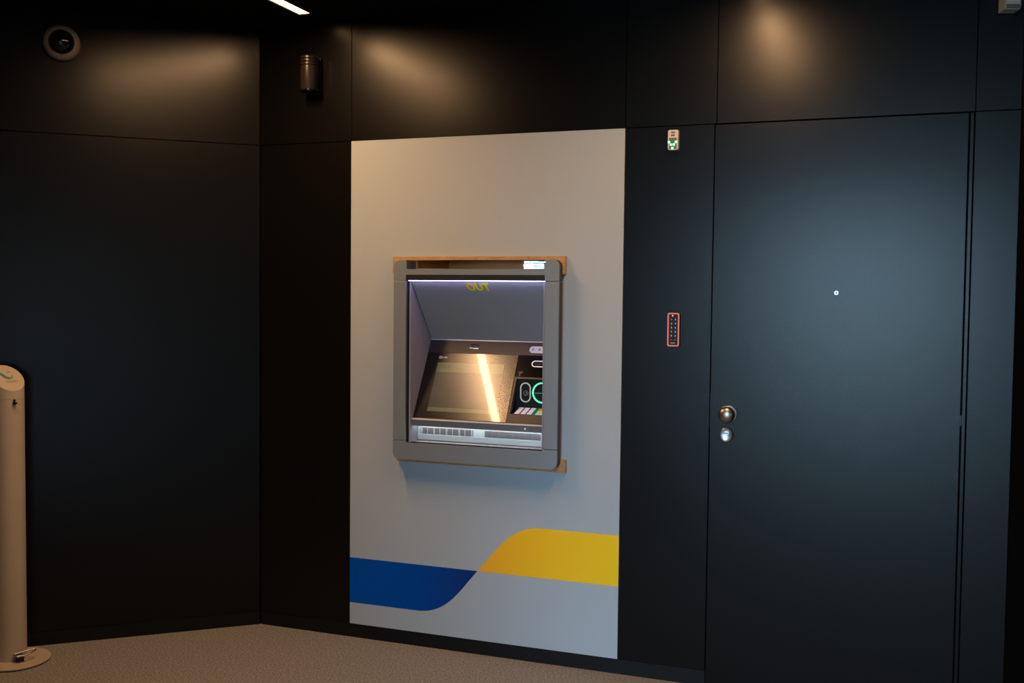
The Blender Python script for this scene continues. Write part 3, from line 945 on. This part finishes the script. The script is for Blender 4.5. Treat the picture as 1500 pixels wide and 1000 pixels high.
MB().prism(circ(KX0 + 0.0160, KZ0 + 0.0258, 0.0022, 10), fk, -0.0003, 0.001).build('cancel_mark', 'red_glow', kp)
MB().ring(circ(KX0 + 0.0300, KZ0 + 0.0258, 0.0030, 14), circ(KX0 + 0.0300, KZ0 + 0.0258, 0.0022, 14), fk, -0.0003, 0.001).build('enter_mark', 'print_grey', kp)
MB().prism(rrect(KX0 + 0.0130, KX0 + 0.0310, KZ0 + 0.0120, KZ0 + 0.0155, 0.001, 2), fk, -0.0003, 0.001).build('maker_print', 'print_grey', kp)

# ------------------------------------------------------------------ cylinder wall lamp, dome camera, motion sensor
cl = thing('cylinder_spotlight', (0.262, 0, 2.30), 'unlit black cylinder spotlight fixed high on the dark wall by the corner', 'spotlight')
CM = Matrix.Translation((0.272, -0.050, 2.3045))
MB().lathe([(0, 0.004), (0.0365, 0.004), (0.0375, 0.006), (0.0375, 0.105), (0.0360, 0.1065), (0, 0.1065)], CM).build('body', 'spot_black', cl, True)
for k in range(3):
    MB().lathe([(0, 0), (0.0360, 0), (0.0372, 0.0015), (0.0372, 0.0095), (0.0360, 0.011), (0, 0.011)],
               CM @ Matrix.Translation((0, 0, 0.1085 + 0.0127 * k))).build('fin', 'spot_black', cl, True)
MB().lathe([(0, 0.107), (0.030, 0.107), (0.030, 0.142), (0, 0.142)], CM).build('core', 'black_plastic', cl)
rim = MB().lathe([(0.030, 0.0), (0.040, 0.0), (0.0405, 0.003), (0.0385, 0.007), (0.030, 0.004)], CM).build('lamp_rim', 'lens_black', cl, True)
MB().lathe([(0, -0.001), (0.03, -0.001), (0.03, 0.003), (0, 0.003)], CM).build('lens', 'lens_black', cl, True)
MB().box(0.252, 0.304, -0.0125, -0.0003, 2.300, 2.452, 0.002).build('back_plate', 'black_plastic', cl)

cc_ = Vector(leftmap(0.787, 2.462, 0.0))
dc = thing('dome_camera', tuple(cc_), 'round pale dome camera with a dark bubble high on the left black wall', 'camera')
zax = Vector((NLX, NLY, 0))
zax = (zax + Vector((0, 0, -0.06))).normalized()
xax = Vector((0, 0, 1)).cross(zax).normalized()
yax = zax.cross(xax)
DM = Matrix((xax, yax, zax)).transposed().to_4x4()
DM.translation = cc_ + Vector((NLX, NLY, 0)) * 0.005
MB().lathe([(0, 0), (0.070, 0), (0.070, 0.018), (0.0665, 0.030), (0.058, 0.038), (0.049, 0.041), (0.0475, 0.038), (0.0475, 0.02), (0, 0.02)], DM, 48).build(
    'housing', 'dome_white_dimmed', dc, True)
MB().lathe([(0.0470, 0.036), (0.0455, 0.045), (0.039, 0.058), (0.027, 0.069), (0.013, 0.0745), (0.0, 0.076)], DM, 40).build('bubble', 'dome_dark', dc, True)
MB().lathe([(0, 0), (0.0032, 0), (0.0032, 0.002), (0, 0.003)], DM @ Matrix.Translation((0, -0.0545, 0.0385)), 12).build('screw', 'lens_black', dc, True)
cbt = [tuple(cc_ + Vector((NLX, NLY, 0)) * 0.008 + Vector((DLX, DLY, 0)) * (-0.006 * t) + Vector((0, 0, 0.066 + 0.068 * t))) for t in (0, 0.5, 1)]
MB().tube(cbt, 0.0035, 8).build('cable', 'black_plastic', dc, True)

ms = thing('motion_sensor', (2.93, 0, 2.415), 'pale grey motion sensor mounted high in the corner beyond the door', 'motion sensor')
SM_ = Matrix.Translation((2.9235, -0.042, 2.4165)) @ Matrix.Rotation(math.radians(16), 4, 'Z')
prof = [(-0.030, 0.004), (-0.028, 0.0), (-0.012, -0.003), (0.026, 0.003), (0.028, 0.010), (0.028, 0.120), (-0.030, 0.120)]
MB().prism([(0.028, 0.0), (0.028, 0.120), (-0.024, 0.120), (-0.030, 0.110), (-0.030, 0.012), (-0.024, 0.0)],
           lambda a, b_, d: tuple(SM_ @ Vector((d, a, b_))), -0.025, 0.025).build('case', 'grey_plastic', ms)
MB().prism([(-0.0305, 0.016), (-0.036, 0.022), (-0.040, 0.040), (-0.040, 0.080), (-0.034, 0.100), (-0.0305, 0.104)],
           lambda a, b_, d: tuple(SM_ @ Vector((d, a, b_))), -0.019, 0.019).build('lens', 'device_white', ms)
MB().prism([(-0.0305, 0.002), (-0.035, 0.004), (-0.037, 0.009), (-0.0305, 0.014)],
           lambda a, b_, d: tuple(SM_ @ Vector((d, a, b_))), -0.022, 0.020).build('lower_window', 'dome_white_dimmed', ms)

# ------------------------------------------------------------------ hand sanitiser pedestal
px, py, pr_, phh, psl, pph = -0.655, -0.749, 0.0585, 1.12, 0.80, math.radians(-20)
sd = thing('sanitiser_pedestal', (px, py, 0), 'cream metal pedestal hand sanitiser dispenser with slanted top and foot pedal', 'sanitiser stand')
MB().lathe([(0, 0), (0.1240, 0), (0.1240, 0.004), (0, 0.004)], Matrix.Translation((-0.633, -0.751, 0)), 64).build('foot', 'black_plastic', sd)
MB().lathe([(0, 0.0042), (0.1295, 0.0042), (0.1310, 0.0055), (0.1310, 0.0095), (0.1297, 0.0110), (0, 0.0110)], Matrix.Translation((-0.633, -0.751, 0)), 64).build(
    'base_plate', 'cream_metal', sd, True)


def tube_body(z0, z1fn, name, inset=0.0):
    bm_ = bmesh.new()
    n = 64
    lo, hi = [], []
    for k in range(n):
        a = 2 * math.pi * k / n
        x_, y_ = px + (pr_ - inset) * math.cos(a), py + (pr_ - inset) * math.sin(a)
        lo.append(bm_.verts.new((x_, y_, z0)))
        hi.append(bm_.verts.new((x_, y_, z1fn(a))))
    for k in range(n):
        j = (k + 1) % n
        bm_.faces.new((lo[k], lo[j], hi[j], hi[k]))
    bm_.faces.new(list(reversed(lo)))
    tf = bm_.faces.new(hi)
    bmesh.ops.bevel(bm_, geom=list(tf.edges), offset=0.0015, segments=2, affect='EDGES', profile=0.5)
    bmesh.ops.recalc_face_normals(bm_, faces=bm_.faces[:])
    me_ = bpy.data.meshes.new(name)
    bm_.to_mesh(me_)
    bm_.free()
    return link_mesh(name, me_, 'cream_metal', sd, True)


tube_body(0.0111, lambda a: 1.0385, 'column')
cap = tube_body(1.0393, lambda a: phh - psl * pr_ * math.cos(a - pph), 'slanted_cap')
# slanted face frame: e1 across, e2 up the slope
e2 = Vector((-math.cos(pph), -math.sin(pph), psl)).normalized()
e1 = Vector((-math.sin(pph), math.cos(pph), 0))
nn = e1.cross(e2)
if nn.z < 0:
    nn = -nn
capc = Vector((px, py, phh))


def cap_map(a, b_, d):
    return tuple(capc + e1 * a + e2 * b_ + nn * (0.0008 - d))


uw = [(-0.034, 0.024), (-0.026, 0.020), (-0.019, 0.004), (-0.010, -0.006), (0.003, -0.009), (0.005, 0.003), (-0.002, 0.005), (-0.008, 0.012), (-0.014, 0.024),
      (-0.022, 0.033), (-0.034, 0.032)]
MB().prism([(a + 0.003, b_) for a, b_ in uw], cap_map, 0, 0.0006).build('logo_swoosh', 'ink_teal', cap)
MB().prism([(a + 0.003, b_) for a, b_ in [(0.0035, -0.009), (0.013, -0.006), (0.020, 0.003), (0.021, 0.016), (0.014, 0.013), (0.010, 0.006), (0.0055, 0.003)]],
           cap_map, 0, 0.0006).build('logo_drop', 'ink_sage', cap)
MB().prism([(0.003, 0.032), (0.012, 0.034), (0.019, 0.040), (0.017, 0.031)], cap_map, 0, 0.0006).build('logo_leaf', 'ink_brown', cap)
lettering('logo_text', 'CLEAN', 0.0150, lambda a, b_, d: cap_map(a + 0.008, b_ - 0.0270, d), 'ink_brown', cap, align='CENTER')
# nozzle
fdx, fdy = math.cos(math.radians(-22)), math.sin(math.radians(-22))
nz = Vector((px + fdx * pr_, py + fdy * pr_, 1.0255))
F3 = Matrix((Vector((-fdy, fdx, 0)), Vector((0, 0, 1)), Vector((fdx, fdy, 0)))).transposed().to_4x4()
F3.translation = nz
nzo = MB().lathe([(0, -0.002), (0.0068, -0.002), (0.0068, 0.006), (0.005, 0.009), (0, 0.009)], F3, 20).build('nozzle', 'black_plastic', sd, True)
MB().tube([F3 @ Vector((0.002, 0.002, 0.006)), F3 @ Vector((0.006, 0.002, 0.014)), F3 @ Vector((0.014, -0.006, 0.018))], 0.0027, 10).build(
    'spout', 'brass_dark', nzo, True)
MB().lathe([(0, -0.001), (0.0045, -0.001), (0.0045, 0.003), (0, 0.003)], F3 @ Matrix.Translation((0, 0.0105, 0)), 14).build('sensor_dot', 'black_plastic', nzo)
# pedal: black block with a bent chrome loop
q = Matrix.Translation((px, py, 0)) @ Matrix.Rotation(math.radians(-18), 4, 'Z')
pd = MB().box(0.064, 0.086, -0.013, 0.011, 0.0112, 0.035, 0.002, q).build('pedal_block', 'black_plastic', sd)
loop = [(0.063, -0.020, 0.041), (0.088, -0.018, 0.038), (0.094, 0.012, 0.037), (0.090, 0.040, 0.040), (0.080, 0.060, 0.043), (0.070, 0.062, 0.044), (0.066, 0.040, 0.043),
        (0.064, 0.010, 0.042)]
MB().tube([tuple(q @ Vector(v)) for v in loop], 0.0034, 10, closed=True).build('pedal_loop', 'chrome', pd, True)
MB().box(0.063, 0.088, -0.020, 0.012, 0.0352, 0.0385, 0.001, q).build('pedal_bracket', 'spot_black', pd)
